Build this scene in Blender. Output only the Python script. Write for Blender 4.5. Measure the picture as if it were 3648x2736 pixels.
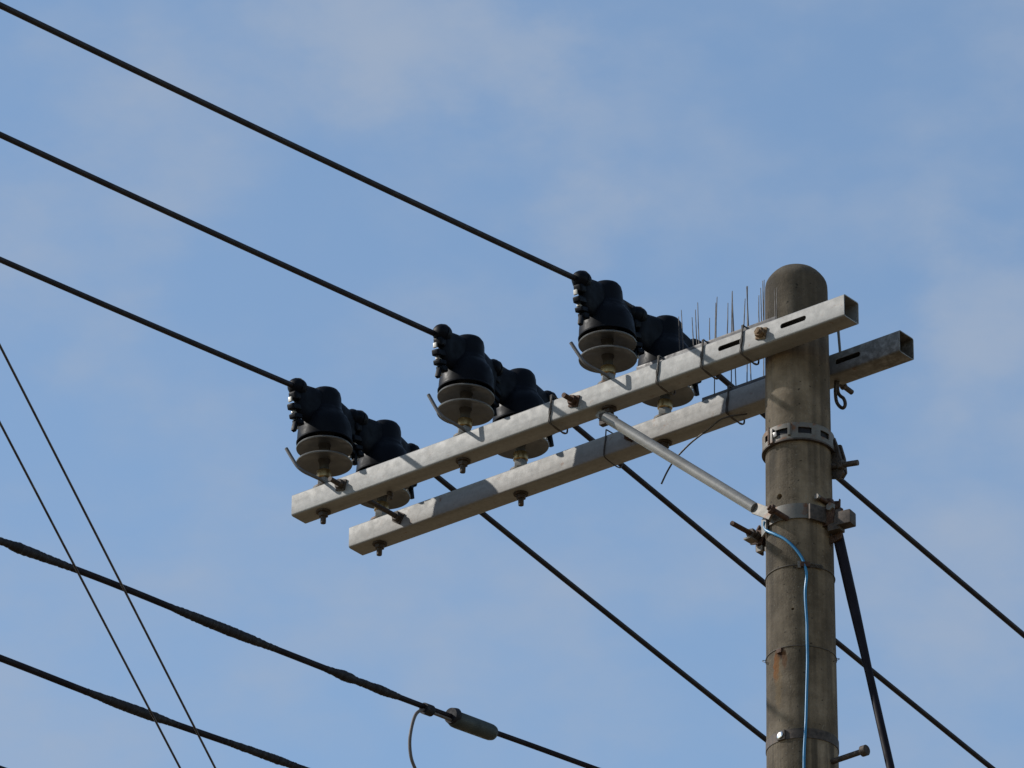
import bpy, bmesh, math, random
from mathutils import Vector, Matrix
from math import sin, cos, pi, radians

random.seed(7)
for o in list(bpy.data.objects):
    bpy.data.objects.remove(o, do_unlink=True)
scene = bpy.context.scene
C = scene.collection

# ------------------------------------------------------------------ camera
Z0 = 11.10                      # height of the crossarms above the ground (m)
cam_d = bpy.data.cameras.new('camera')
cam = bpy.data.objects.new('camera', cam_d)
C.objects.link(cam)
cam_d.sensor_width = 36.0
cam_d.lens = 231.8              # long zoom
cam_d.clip_start = 0.1
cam_d.clip_end = 6000
cr = Vector((0.7822, 0.6230, 0.0086)).normalized()
cf = Vector((-0.5526, 0.6872, 0.4715)).normalized()
cu = cr.cross(cf).normalized()
cr = cf.cross(cu).normalized()
M = Matrix((cr, cu, -cf)).transposed().to_4x4()
M.translation = Vector((10.3426, -14.2395, -9.502 + Z0))
cam.matrix_world = M
scene.camera = cam

# ------------------------------------------------------------------ light
SUN = Vector((-1.68, -1.0, 1.43)).normalized()      # towards the sun
sun_el = math.asin(SUN.z)
sun_rot = math.atan2(SUN.x, SUN.y)                  # clockwise from +Y

world = bpy.data.worlds.new('World')
scene.world = world
world.use_nodes = True
wt = world.node_tree
wt.nodes.clear()
def wn(t, **k):
    n = wt.nodes.new(t)
    for a, b in k.items():
        setattr(n, a, b)
    return n
def wl(a, b):
    wt.links.new(a, b)
w_out = wn('ShaderNodeOutputWorld')
w_bg = wn('ShaderNodeBackground')
w_bg.inputs['Strength'].default_value = 0.15
sky = wn('ShaderNodeTexSky', sky_type='NISHITA', sun_disc=False)
sky.sun_elevation = sun_el
sky.sun_rotation = sun_rot
sky.altitude = 60
sky.air_density = 1.0
sky.dust_density = 0.15
sky.ozone_density = 0.1
tc = wn('ShaderNodeTexCoord')
# thin high cloud: noise on the view direction, a little denser in a few banks
def wnoise(scale, detail, rough, vec):
    n = wn('ShaderNodeTexNoise')
    n.inputs['Scale'].default_value = scale; n.inputs['Detail'].default_value = detail
    n.inputs['Roughness'].default_value = rough
    wl(vec, n.inputs['Vector'])
    return n
def wmath(op, a, b):
    n = wn('ShaderNodeMath', operation=op)
    for i_, v_ in enumerate((a, b)):
        if isinstance(v_, (int, float)): n.inputs[i_].default_value = v_
        else: wl(v_, n.inputs[i_])
    return n.outputs[0]
squash = wn('ShaderNodeMapping'); squash.inputs['Scale'].default_value = (1, 1, 1.7)
wl(tc.outputs['Generated'], squash.inputs[0])
n1 = wnoise(26, 5, .52, squash.outputs[0])
n2 = wnoise(80, 5, .5, squash.outputs[0])
wa = wnoise(60, 5, .6, squash.outputs[0])
wsub = wn('ShaderNodeVectorMath', operation='SUBTRACT'); wsub.inputs[1].default_value = (.5, .5, .5)
wl(wa.outputs['Color'], wsub.inputs[0])
wsc = wn('ShaderNodeVectorMath', operation='SCALE'); wsc.inputs['Scale'].default_value = .022
wl(wsub.outputs[0], wsc.inputs[0])
wadd = wn('ShaderNodeVectorMath', operation='ADD')
wl(tc.outputs['Generated'], wadd.inputs[0]); wl(wsc.outputs[0], wadd.inputs[1])
cov = wmath('ADD', wmath('MULTIPLY', n1.outputs['Fac'], .62), wmath('MULTIPLY', n2.outputs['Fac'], .24))
for (cx, cy, cz, rr, wt_) in ((-.54573, .65933, .51717, .019, .16), (-.55464, .65002, .51948, .016, .10), (-.53574, .66932, .51478, .013, .12), (-.53678, .68459, .49316, .010, .13),
                              (-.58814, .63441, .50161, .022, .10), (-.60158, .63448, .48532, .020, .12), (-.49597, .72489, .47807, .017, .13), (-.48987, .72667, .48164, .014, .10),
                              (-.5065, .73368, .45296, .024, .12), (-.56824, .69895, .43425, .026, .09), (-.61622, .66052, .42894, .026, .11), (-.54478, .7138, .44012, .022, .08), (-.58926, .67051, .45077, .022, .07)):
    dn = wn('ShaderNodeVectorMath', operation='DISTANCE'); dn.inputs[1].default_value = (cx, cy, cz)
    wl(wadd.outputs[0], dn.inputs[0])
    mr = wn('ShaderNodeMapRange', interpolation_type='SMOOTHERSTEP')
    mr.inputs['From Min'].default_value = rr*1.5; mr.inputs['From Max'].default_value = 0.0
    mr.inputs['To Min'].default_value = 0.0; mr.inputs['To Max'].default_value = wt_
    wl(dn.outputs['Value'], mr.inputs['Value'])
    cov = wmath('ADD', cov, mr.outputs[0])
ramp = wn('ShaderNodeMapRange', interpolation_type='SMOOTHSTEP')
ramp.inputs['From Min'].default_value = 0.345; ramp.inputs['From Max'].default_value = 0.76
ramp.inputs['To Min'].default_value = 0.0; ramp.inputs['To Max'].default_value = 0.80
wl(cov, ramp.inputs['Value'])
CLOUD = (2.13, 2.58, 3.34, 1)
cmix = wn('ShaderNodeMix', data_type='RGBA')
wl(ramp.outputs[0], cmix.inputs['Factor'])
wb = wn('ShaderNodeMix', data_type='RGBA', blend_type='MULTIPLY')     # camera white balance, whole sky alike
wb.inputs['Factor'].default_value = 1.0
wl(sky.outputs[0], wb.inputs[6]); wb.inputs[7].default_value = (.96, 1.0, 1.0, 1)
wl(wb.outputs[2], cmix.inputs[6])
cmix.inputs[7].default_value = CLOUD
wl(cmix.outputs[2], w_bg.inputs['Color'])
wl(w_bg.outputs[0], w_out.inputs['Surface'])

sun_d = bpy.data.lights.new('sun', 'SUN')
sun_d.energy = 4.8
sun_d.angle = radians(0.53)
sun_d.color = (1.0, 0.95, 0.875)
sun_o = bpy.data.objects.new('sun', sun_d)
C.objects.link(sun_o)
sun_o.rotation_euler = (-SUN).to_track_quat('-Z', 'Y').to_euler()
sun_o.location = (0, 0, 30)

scene.render.engine = 'CYCLES'
vs = scene.view_settings
vs.view_transform = 'Standard'; vs.look = 'None'; vs.gamma = 1.0
vs.use_curve_mapping = False
vs.exposure = 0.15

# ------------------------------------------------------------------ materials
def new_mat(name, rough=0.6, metal=0.0, spec=0.5):
    m = bpy.data.materials.new(name); m.use_nodes = True
    nt = m.node_tree
    b = nt.nodes['Principled BSDF']
    b.inputs['Roughness'].default_value = rough
    b.inputs['Metallic'].default_value = metal
    b.inputs['Specular IOR Level'].default_value = spec
    return m, nt, b
def coords(nt, scale=(1, 1, 1)):
    t = nt.nodes.new('ShaderNodeTexCoord')
    oi = nt.nodes.new('ShaderNodeObjectInfo')
    mp = nt.nodes.new('ShaderNodeMapping')
    mp.inputs['Scale'].default_value = scale
    mul = nt.nodes.new('ShaderNodeVectorMath'); mul.operation = 'SCALE'
    comb = nt.nodes.new('ShaderNodeCombineXYZ')
    for i in range(3):
        nt.links.new(oi.outputs['Random'], comb.inputs[i])
    nt.links.new(comb.outputs[0], mul.inputs[0]); mul.inputs['Scale'].default_value = 11.0
    nt.links.new(t.outputs['Object'], mp.inputs['Vector'])
    nt.links.new(mul.outputs[0], mp.inputs['Location'])
    return mp.outputs['Vector']
def noise(nt, vec, scale, detail=4, rough=0.5):
    n = nt.nodes.new('ShaderNodeTexNoise')
    n.inputs['Scale'].default_value = scale; n.inputs['Detail'].default_value = detail
    n.inputs['Roughness'].default_value = rough
    nt.links.new(vec, n.inputs['Vector'])
    return n.outputs['Fac']
def ramp_col(nt, fac, stops):
    r = nt.nodes.new('ShaderNodeValToRGB')
    while len(r.color_ramp.elements) < len(stops):
        r.color_ramp.elements.new(0.5)
    for e, (p, c) in zip(r.color_ramp.elements, stops):
        e.position = p; e.color = (*c, 1)
    nt.links.new(fac, r.inputs[0])
    return r.outputs[0]
def mix_col(nt, fac, a, b, mode='MIX'):
    m = nt.nodes.new('ShaderNodeMix'); m.data_type = 'RGBA'; m.blend_type = mode
    for sock, v in ((m.inputs['Factor'], fac), (m.inputs[6], a), (m.inputs[7], b)):
        if isinstance(v, (int, float)): sock.default_value = v
        elif isinstance(v, tuple): sock.default_value = (*v, 1)
        else: nt.links.new(v, sock)
    return m.outputs[2]
def bump(nt, b, h, strength, dist):
    n = nt.nodes.new('ShaderNodeBump')
    n.inputs['Strength'].default_value = strength; n.inputs['Distance'].default_value = dist
    nt.links.new(h, n.inputs['Height']); nt.links.new(n.outputs[0], b.inputs['Normal'])
def maprange(nt, v, a, b, c=0.0, d=1.0, smooth=True):
    n = nt.nodes.new('ShaderNodeMapRange')
    n.interpolation_type = 'SMOOTHSTEP' if smooth else 'LINEAR'
    n.inputs['From Min'].default_value = a; n.inputs['From Max'].default_value = b
    n.inputs['To Min'].default_value = c; n.inputs['To Max'].default_value = d
    nt.links.new(v, n.inputs['Value'])
    return n.outputs[0]
def math_node(nt, op, a, b):
    n = nt.nodes.new('ShaderNodeMath'); n.operation = op
    for i, v in enumerate((a, b)):
        if isinstance(v, (int, float)): n.inputs[i].default_value = v
        else: nt.links.new(v, n.inputs[i])
    return n.outputs[0]

def mat_galv(name, tint=(1, 1, 1), base=0.50, rust=0.0, rough=0.55):
    m, nt, b = new_mat(name, rough, 0.08, 0.3)
    v = coords(nt); vs_ = coords(nt, (2.0, 26, 26))
    t = tint
    c1 = ramp_col(nt, noise(nt, v, 28, 6, .6), [(.30, tuple(base*.97*k for k in t)), (.72, tuple(base*1.03*k for k in t))])
    st = ramp_col(nt, noise(nt, vs_, 1.0, 4, .55), [(.35, (.80, .79, .77)), (.55, (1, 1, 1)), (.7, (1.05, 1.05, 1.04))])
    c = mix_col(nt, 0.75, c1, st, 'MULTIPLY')
    vo = nt.nodes.new('ShaderNodeTexVoronoi'); vo.inputs['Scale'].default_value = 130
    nt.links.new(v, vo.inputs['Vector'])
    vsep = nt.nodes.new('ShaderNodeSeparateColor'); nt.links.new(vo.outputs['Color'], vsep.inputs[0])
    c = mix_col(nt, .55, c, ramp_col(nt, vsep.outputs[0], [(0, (.84, .84, .85)), (1, (1.08, 1.08, 1.07))]), 'MULTIPLY')
    vdrip = coords(nt, (40, 40, 5))
    drip = maprange(nt, noise(nt, vdrip, 1.0, 4, .6), .58, .74)
    c = mix_col(nt, math_node(nt, 'MULTIPLY', drip, .16), c, (.11, .095, .075))
    spots = maprange(nt, noise(nt, v, 120, 3, .6), .64, .74)
    c = mix_col(nt, math_node(nt, 'MULTIPLY', spots, .45), c, (.20, .17, .14))
    if rust:
        rf = maprange(nt, noise(nt, v, 34, 6, .65), .62 - rust*.4, .80 - rust*.4)
        c = mix_col(nt, rf, c, (.13, .055, .022))
    nt.links.new(c, b.inputs['Base Color'])
    nt.links.new(maprange(nt, noise(nt, v, 40, 4), .3, .7, rough-.04, rough+.06), b.inputs['Roughness'])
    bump(nt, b, noise(nt, v, 420, 3), .05, .0006)
    return m

M_GALV = mat_galv('galvanised_steel', (1.0, .99, .96), .225)
M_ARM = mat_galv('crossarm_zinc', (1.0, .99, .96), .225, rust=.05)
M_GALV_OLD = mat_galv('weathered_galvanised_steel', (1, .92, .80), .13, rust=.30)
M_BRACE = mat_galv('galvanised_pipe', (1, .98, .94), .21, rough=.42)

def mat_rust():
    m, nt, b = new_mat('rusted_steel', .75, .25, .35)
    v = coords(nt)
    c = ramp_col(nt, noise(nt, v, 90, 6, .65), [(.3, (.026, .013, .009)), (.5, (.060, .029, .017)), (.68, (.10, .058, .034)), (.8, (.18, .13, .09))])
    nt.links.new(c, b.inputs['Base Color'])
    bump(nt, b, noise(nt, v, 220, 5), .5, .003)
    return m
M_RUST = mat_rust()
def mat_tan():
    m, nt, b = new_mat('pale_flaking_rust', .8, .1, .3)
    v = coords(nt)
    c = ramp_col(nt, noise(nt, v, 110, 5, .65), [(.35, (.07, .035, .016)), (.52, (.17, .11, .06)), (.7, (.28, .22, .14))])
    nt.links.new(c, b.inputs['Base Color'])
    bump(nt, b, noise(nt, v, 240, 5), .5, .003)
    return m
M_TAN = mat_tan()

def mat_bolt():
    m, nt, b = new_mat('dark_bolt_steel', .7, .12, .25)
    v = coords(nt)
    c = ramp_col(nt, noise(nt, v, 80, 5, .6), [(.35, (.035, .028, .024)), (.6, (.075, .060, .050)), (.75, (.085, .042, .022))])
    nt.links.new(c, b.inputs['Base Color'])
    return m
M_BOLT = mat_bolt()

def mat_brass():
    m, nt, b = new_mat('yellowed_pin_metal', .32, .85, .5)
    v = coords(nt)
    c = ramp_col(nt, noise(nt, v, 60, 4), [(.35, (.26, .16, .06)), (.65, (.42, .29, .13))])
    nt.links.new(c, b.inputs['Base Color'])
    return m
M_BRASS = mat_brass()
M_PIN = mat_galv('bright_zinc', (1, .97, .92), .20, rough=.3)

def mat_rubber(name, c0, c1, rough=.42, spec=.35, sc=24, bmp=0.0):
    m, nt, b = new_mat(name, rough, 0, spec)
    v = coords(nt)
    c = ramp_col(nt, noise(nt, v, sc, 5, .6), [(.3, c0), (.7, c1)])
    nt.links.new(c, b.inputs['Base Color'])
    nt.links.new(maprange(nt, noise(nt, v, sc*1.7, 4), .3, .7, rough-.08, rough+.16), b.inputs['Roughness'])
    if bmp: bump(nt, b, noise(nt, v, sc*5, 4), bmp, .001)
    return m
def mat_porcelain():
    m, nt, b = new_mat('grey_porcelain', .38, 0, .5)
    v = coords(nt)
    c = ramp_col(nt, noise(nt, v, 22, 5, .6), [(.3, (.070, .069, .067)), (.7, (.100, .099, .096))])
    dirt = maprange(nt, noise(nt, v, 45, 5, .6), .55, .75)
    c = mix_col(nt, math_node(nt, 'MULTIPLY', dirt, .35), c, (.048, .043, .037))
    nt.links.new(c, b.inputs['Base Color'])
    nt.links.new(maprange(nt, noise(nt, v, 30, 4), .3, .7, .3, .55), b.inputs['Roughness'])
    return m
M_PORC = mat_porcelain()
M_PORC_DARK = mat_rubber('dark_grey_neck', (.052, .050, .047), (.078, .075, .071), .85, .1, 40)  # insulator neck and socket, a darker grey than the sheds

M_COVER = mat_rubber('dark_blue_black_plastic', (.0026, .0034, .0060), (.0046, .0056, .0085), .45, .07)
M_WIRE = mat_rubber('black_wire_insulation', (.010, .008, .011), (.018, .015, .018), .55, .2, 14)
M_CABLE = mat_rubber('black_cable_sheath', (.007, .0055, .0085), (.013, .010, .014), .55, .1, 14)
M_TAPE = mat_rubber('black_taping', (.008, .008, .011), (.018, .017, .021), .65, .2, 40)
M_THIN = mat_rubber('brown_black_wire_coat', (.020, .012, .013), (.036, .023, .022), .55, .3, 14)
M_TIE = mat_rubber('dark_binding_wire_coat', (.035, .030, .026), (.075, .062, .05), .55, .35, 60)
M_NEEDLE = mat_rubber('dull_stainless_needle', (.028, .023, .023), (.055, .046, .044), .5, .25, 30)
M_STRIP = mat_rubber('dark_strip_plastic', (.03, .026, .03), (.055, .05, .05), .5, .4, 30)
M_CLIP = mat_rubber('pale_clip_plastic', (.30, .28, .24), (.42, .40, .36), .4, .5, 40)
M_BLUE = mat_rubber('blue_cable_sheath', (.008, .125, .27), (.014, .17, .34), .35, .5, 16)
M_SLEEVE = mat_rubber('grey_green_sleeve_plastic', (.026, .033, .033), (.042, .050, .048), .55, .2, 26)
M_TAP = mat_rubber('grey_tap_wire_coat', (.075, .062, .058), (.11, .095, .088), .55, .25, 30)
M_ROD = mat_galv('dull_zinc_rod', (.95, .90, .90), .11, rough=.5)

def mat_concrete():
    m, nt, b = new_mat('weathered_concrete', .88, 0, .2)
    b.inputs['Diffuse Roughness'].default_value = 1.0
    v = coords(nt)
    vstreak = coords(nt, (22, 22, 1.1))
    base = ramp_col(nt, noise(nt, v, 9, 7, .62), [(.26, (.090, .068, .045)), (.5, (.205, .162, .112)), (.70, (.330, .268, .195))])
    st = ramp_col(nt, noise(nt, vstreak, 1.0, 5, .6), [(.30, (.45, .44, .42)), (.52, (.95, .95, .95)), (.72, (1.2, 1.18, 1.14))])
    c = mix_col(nt, .8, base, st, 'MULTIPLY')
    sp = maprange(nt, noise(nt, v, 150, 2, .5), .66, .74)
    c = mix_col(nt, math_node(nt, 'MULTIPLY', sp, .55), c, (.30, .27, .23))
    sp2 = maprange(nt, noise(nt, v, 110, 3, .5), .30, .22)
    c = mix_col(nt, math_node(nt, 'MULTIPLY', sp2, .7), c, (.06, .05, .04))
    # grime on the head of the pole (soot and lichen running down from the top)
    t = nt.nodes.new('ShaderNodeTexCoord'); s = nt.nodes.new('ShaderNodeSeparateXYZ')
    nt.links.new(t.outputs['Object'], s.inputs[0])
    zz = math_node(nt, 'SUBTRACT', s.outputs['Z'], Z0)
    g = math_node(nt, 'ADD', zz, math_node(nt, 'MULTIPLY', noise(nt, vstreak, 1.4, 4), .9))
    gf = maprange(nt, g, .25, .75)
    c = mix_col(nt, math_node(nt, 'MULTIPLY', gf, .62), c, (.042, .035, .028))
    # water stains running down from the bands
    vfine = coords(nt, (34, 34, .8))
    run = maprange(nt, noise(nt, vfine, 1.0, 4, .6), .46, .62)
    for za, zb, k_ in ((-.334, -.56, .6), (-.603, -1.0, .55), (-1.323, -1.9, .7), (-1.024, -1.25, .35)):
        up = maprange(nt, zz, za + .006, za)
        dn_ = maprange(nt, zz, zb, za)
        c = mix_col(nt, math_node(nt, 'MULTIPLY', math_node(nt, 'MULTIPLY', math_node(nt, 'MULTIPLY', up, dn_), run), k_), c, (.040, .034, .027))
    # broad darker streaks
    vbroad = coords(nt, (11, 11, .35))
    broad = maprange(nt, noise(nt, vbroad, 1.0, 3, .5), .50, .62)
    c = mix_col(nt, math_node(nt, 'MULTIPLY', broad, .68), c, (.062, .050, .037))
    pits = maprange(nt, noise(nt, v, 75, 2, .4), .30, .25)
    c = mix_col(nt, math_node(nt, 'MULTIPLY', pits, .8), c, (.030, .024, .018))
    # rust runs below the wire clip, z about -1.03 .. -1.13
    def blob(ax, ay, z, rx, rz, top=True):
        ddx = math_node(nt, 'SUBTRACT', s.outputs['X'], ax)
        ddy = math_node(nt, 'SUBTRACT', s.outputs['Y'], ay)
        ddz = math_node(nt, 'SUBTRACT', zz, z)
        wob = math_node(nt, 'MULTIPLY', math_node(nt, 'SUBTRACT', noise(nt, v, 60, 4), .5), rx*1.6)
        ddx = math_node(nt, 'ADD', ddx, wob)
        q = lambda u, r: math_node(nt, 'POWER', math_node(nt, 'ABSOLUTE', math_node(nt, 'DIVIDE', u, r), 0), 2)
        d = math_node(nt, 'ADD', math_node(nt, 'ADD', q(ddx, rx), q(ddy, rx*2.2)), q(ddz, rz))
        return maprange(nt, d, 1.0, .15)
    c = mix_col(nt, math_node(nt, 'MULTIPLY', blob(-.002, -.104, -1.038, .026, .024), 1.0), c, (.035, .012, .006))
    c = mix_col(nt, math_node(nt, 'MULTIPLY', blob(-.017, -.104, -1.075, .016, .062), 1.0), c, (.26, .095, .020))
    c = mix_col(nt, math_node(nt, 'MULTIPLY', blob(.014, -.104, -1.06, .012, .040), .7), c, (.16, .07, .025))
    c = mix_col(nt, math_node(nt, 'MULTIPLY', blob(-.008, -.104, -1.13, .018, .11), .35), c, (.26, .17, .07))
    nt.links.new(c, b.inputs['Base Color'])
    hn = math_node(nt, 'ADD', noise(nt, v, 60, 8, .65), math_node(nt, 'MULTIPLY', noise(nt, v, 230, 3), .5))
    bump(nt, b, hn, .45, .006)
    return m
M_CONC = mat_concrete()

def mat_ground():
    m, nt, b = new_mat('dry_ground', .95, 0, .2)
    v = coords(nt)
    c = ramp_col(nt, noise(nt, v, .12, 8, .6), [(.3, (.115, .082, .046)), (.55, (.16, .118, .068)), (.75, (.135, .108, .062))])
    nt.links.new(c, b.inputs['Base Color'])
    return m
M_GROUND = mat_ground()

# ------------------------------------------------------------------ mesh helpers (coordinates: x along arm, z=0 at arm height)
class MB:
    def __init__(self):
        self.v = []; self.f = []
    def add(self, vs_, fs):
        o = len(self.v)
        self.v += [tuple(p) for p in vs_]
        self.f += [tuple(i + o for i in q) for q in fs]
        return self
    def box(self, c, s, rot=None, bev=0.0):
        bm = bmesh.new()
        bmesh.ops.create_cube(bm, size=1)
        for w in bm.verts:
            w.co = Vector((w.co.x*s[0], w.co.y*s[1], w.co.z*s[2]))
        if bev:
            bmesh.ops.bevel(bm, geom=bm.edges[:], offset=bev, segments=2, affect='EDGES', profile=.7)
        bm.verts.index_update()
        R = rot or Matrix.Identity(3)
        self.add([R @ w.co + Vector(c) for w in bm.verts], [[w.index for w in f.verts] for f in bm.faces])
        bm.free()
        return self
    def tube(self, pts, r, n=10, cap=True, up=None):
        P = [Vector(p) for p in pts]
        rr = r if isinstance(r, (list, tuple)) else [r]*len(P)
        T = []
        for i in range(len(P)):
            a = P[max(i-1, 0)]; b = P[min(i+1, len(P)-1)]
            T.append((b - a).normalized())
        ref = up or (Vector((0, 0, 1)) if abs(T[0].z) < .9 else Vector((1, 0, 0)))
        N = (ref - T[0]*ref.dot(T[0])).normalized()
        vs_ = []; fs = []
        for i, p in enumerate(P):
            N = (N - T[i]*N.dot(T[i]))
            N = N.normalized() if N.length > 1e-6 else T[i].orthogonal().normalized()
            B = T[i].cross(N)
            for k in range(n):
                a = 2*pi*k/n
                vs_.append(p + (N*cos(a) + B*sin(a))*rr[i])
        for i in range(len(P)-1):
            for k in range(n):
                fs.append((i*n+k, i*n+(k+1) % n, (i+1)*n+(k+1) % n, (i+1)*n+k))
        if cap:
            fs.append(tuple(range(n))[::-1]); fs.append(tuple((len(P)-1)*n+k for k in range(n)))
        return self.add(vs_, fs)
    def lathe(self, prof, n=40, c=(0, 0, 0), axis='Z', closed=False):
        vs_ = []; fs = []
        rings = []
        for r, z in prof:
            if r < 1e-6:
                rings.append([len(vs_)]); vs_.append((0, 0, z))
            else:
                rings.append(list(range(len(vs_), len(vs_)+n)))
                vs_ += [(r*cos(2*pi*k/n), r*sin(2*pi*k/n), z) for k in range(n)]
        pairs = list(zip(rings[:-1], rings[1:]))
        if closed: pairs.append((rings[-1], rings[0]))
        for a, b in pairs:
            for k in range(n):
                k2 = (k+1) % n
                if len(a) == 1 and len(b) == 1: continue
                if len(a) == 1: fs.append((a[0], b[k], b[k2]))
                elif len(b) == 1: fs.append((a[k], a[k2], b[0]))
                else: fs.append((a[k], a[k2], b[k2], b[k]))
        R = {'Z': Matrix.Identity(3), 'Y': Matrix.Rotation(-pi/2, 3, 'X'), 'X': Matrix.Rotation(pi/2, 3, 'Y')}[axis] if isinstance(axis, str) else axis
        return self.add([R @ Vector(p) + Vector(c) for p in vs_], fs)
    def hexnut(self, c, axis, r, th, n=6, spin=0.0):
        R = {'Z': Matrix.Identity(3), 'Y': Matrix.Rotation(-pi/2, 3, 'X'), 'X': Matrix.Rotation(pi/2, 3, 'Y')}[axis] if isinstance(axis, str) else axis
        R = R @ Matrix.Rotation(spin, 3, 'Z')
        return self.lathe([(0, -th/2), (r*.9, -th/2), (r, -th/2+th*.12), (r, th/2-th*.12), (r*.9, th/2), (0, th/2)], n, c, R)
    def prism(self, poly, plane, a, b):
        """extrude a 2-D polygon; plane 'yz': along x from a to b; 'xz': along y; 'xy': along z"""
        n = len(poly)
        def m3(p, t):
            return {'yz': (t, p[0], p[1]), 'xz': (p[0], t, p[1]), 'xy': (p[0], p[1], t)}[plane]
        vs_ = [m3(p, a) for p in poly] + [m3(p, b) for p in poly]
        fs = [tuple(range(n))[::-1], tuple(range(n, 2*n))] + [(i, (i+1) % n, n+(i+1) % n, n+i) for i in range(n)]
        return self.add(vs_, fs)
    def mesh(self, name, origin=(0, 0, 0), angle=38):
        o = Vector(origin)
        me = bpy.data.meshes.new(name)
        me.from_pydata([Vector(p) - o for p in self.v], [], self.f)
        bm = bmesh.new(); bm.from_mesh(me)
        bmesh.ops.recalc_face_normals(bm, faces=bm.faces)
        bm.to_mesh(me); bm.free()
        for p in me.polygons: p.use_smooth = True
        me.set_sharp_from_angle(angle=radians(angle))
        return me

def W(p):
    return Vector((p[0], p[1], p[2] + Z0))
def tag(o, label=None, cat=None, group=None, kind=None):
    for k, v in (('label', label), ('category', cat), ('group', group), ('kind', kind)):
        if v: o[k] = v
    return o
ORIG = {}
def thing(name, loc, label, cat, group=None):
    o = bpy.data.objects.new(name, None)
    o.empty_display_size = .05
    C.objects.link(o); o.location = W(loc); ORIG[o.name] = Vector(loc)
    return tag(o, label, cat, group)
def part(name, mb, mat, parent, angle=38, origin=None):
    """mesh child; mb in arm coordinates, its origin is that of its top-level thing"""
    root = parent
    while root.parent: root = root.parent
    me = mb.mesh(name, ORIG[root.name] if origin is None else origin, angle)
    me.materials.append(mat)
    o = bpy.data.objects.new(name, me)
    C.objects.link(o); o.parent = parent
    return o
def solo(name, mb, mat, loc, label, cat, group=None, angle=38):
    me = mb.mesh(name, loc, angle); me.materials.append(mat)
    o = bpy.data.objects.new(name, me); C.objects.link(o)
    o.location = W(loc); ORIG[o.name] = Vector(loc)
    return tag(o, label, cat, group)
def copy_tree(o, parent=None):
    c = o.copy(); C.objects.link(c); c.parent = parent
    for ch in list(o.children): copy_tree(ch, c)
    return c
def smooth_path(pts, sub=8):
    P = [Vector(p) for p in pts]; out = []
    for i in range(len(P)-1):
        p0 = P[max(i-1, 0)]; p1 = P[i]; p2 = P[i+1]; p3 = P[min(i+2, len(P)-1)]
        for k in range(sub):
            t = k/sub
            out.append(.5*((2*p1) + (-p0+p2)*t + (2*p0-5*p1+4*p2-p3)*t*t + (-p0+3*p1-3*p2+p3)*t**3))
    out.append(P[-1])
    return out
def interp(keys, y):
    for (a, b), (c, d) in zip(keys[:-1], keys[1:]):
        if a <= y <= c: return b + (d-b)*(y-a)/(c-a)
    return keys[0][1] if y < keys[0][0] else keys[-1][1]
def cut(obj, cutter_mb):
    """real holes: boolean-difference a throw-away cutter from obj's mesh"""
    cme = cutter_mb.mesh('cutter')
    co = bpy.data.objects.new('cutter', cme); C.objects.link(co)
    base = bpy.data.objects.new('base', obj.data); C.objects.link(base)
    md = base.modifiers.new('b', 'BOOLEAN'); md.object = co; md.operation = 'DIFFERENCE'; md.solver = 'EXACT'
    dg = bpy.context.evaluated_depsgraph_get(); dg.update()
    me = bpy.data.meshes.new_from_object(base.evaluated_get(dg))
    old = obj.data
    obj.data = me
    bpy.data.objects.remove(base); bpy.data.objects.remove(co)
    me.name = obj.name
    for p in me.polygons: p.use_smooth = True
    me.set_sharp_from_angle(angle=radians(38))

H = 0.0375                       # half side of the square crossarm tube
YF, YB = -0.1796, 0.1041         # camera-side faces of near and far arm
YC, YBC = YF + H, YB + H
XL, XR = -1.8545, 0.3055
ZT = 0.307
def pole_r(z):
    return 0.095 + (ZT - z)/150
def pol(deg, z, off=0.0):
    r = pole_r(z) + off
    return (r*cos(radians(deg)), r*sin(radians(deg)), z)

# ------------------------------------------------------------------ ground
g = MB()
N = 24; L = 2600
vs_ = []; fs = []
for i in range(N+1):
    for j in range(N+1):
        vs_.append((-L + 2*L*i/N, -L + 2*L*j/N, -Z0))
for i in range(N):
    for j in range(N):
        a = i*(N+1)+j
        fs.append((a, a+N+1, a+N+2, a+1))
g.add(vs_, fs)
go = solo('ground', g, M_GROUND, (0, 0, -Z0), None, None)
go['kind'] = 'structure'

# ------------------------------------------------------------------ pole
pole = thing('utility_pole', (0, 0, -Z0), 'round weathered concrete utility pole with a domed top, at the right', 'utility pole')
prof = [(0, .3015), (.020, .3010), (.036, .2992), (.050, .2952), (.062, .2885), (.072, .2795), (.081, .2690), (.0888, .2575), (.0928, .2485), (.0948, .2380), (.0956, .22)]
z = .15
while z > -3.2:
    prof.append((pole_r(z), z)); z -= .09
prof += [(pole_r(z), z) for z in (-4, -5.5, -7.5, -Z0 - .3)]
prof += [(0, -Z0 - .3)]
sh = part('shaft', MB().lathe(prof, 72), M_CONC, pole)
# bolt holes through the concrete skin
cm = MB()
def radial_rot(deg):
    return Matrix.Rotation(radians(deg), 3, 'Z') @ Matrix.Rotation(pi/2, 3, 'Y')
for deg, z, r in ((-90, -.5175, .0098), (-67, -.900, .0042), (-30, .02, .010)):
    p = Vector(pol(deg, z, -.02)) - Vector((0, 0, -Z0))
    cm.lathe([(0, -.03), (r, -.03), (r, .05), (0, .05)], 18, p, radial_rot(deg))
cut(sh, cm)
# climbing step bolt low on the right side
sb = MB()
sb.tube([(.085, 0, -1.381), (.215, 0, -1.378)], .0085, 14)
part('step_bolt', sb, M_BOLT, pole)
sbh = MB().lathe([(0, .212), (.013, .212), (.0165, .2145), (.0165, .231), (.014, .2335), (0, .2335)], 20, (0, 0, -1.378), 'X')
part('step_bolt_head', sbh, M_BOLT, pole)

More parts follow.
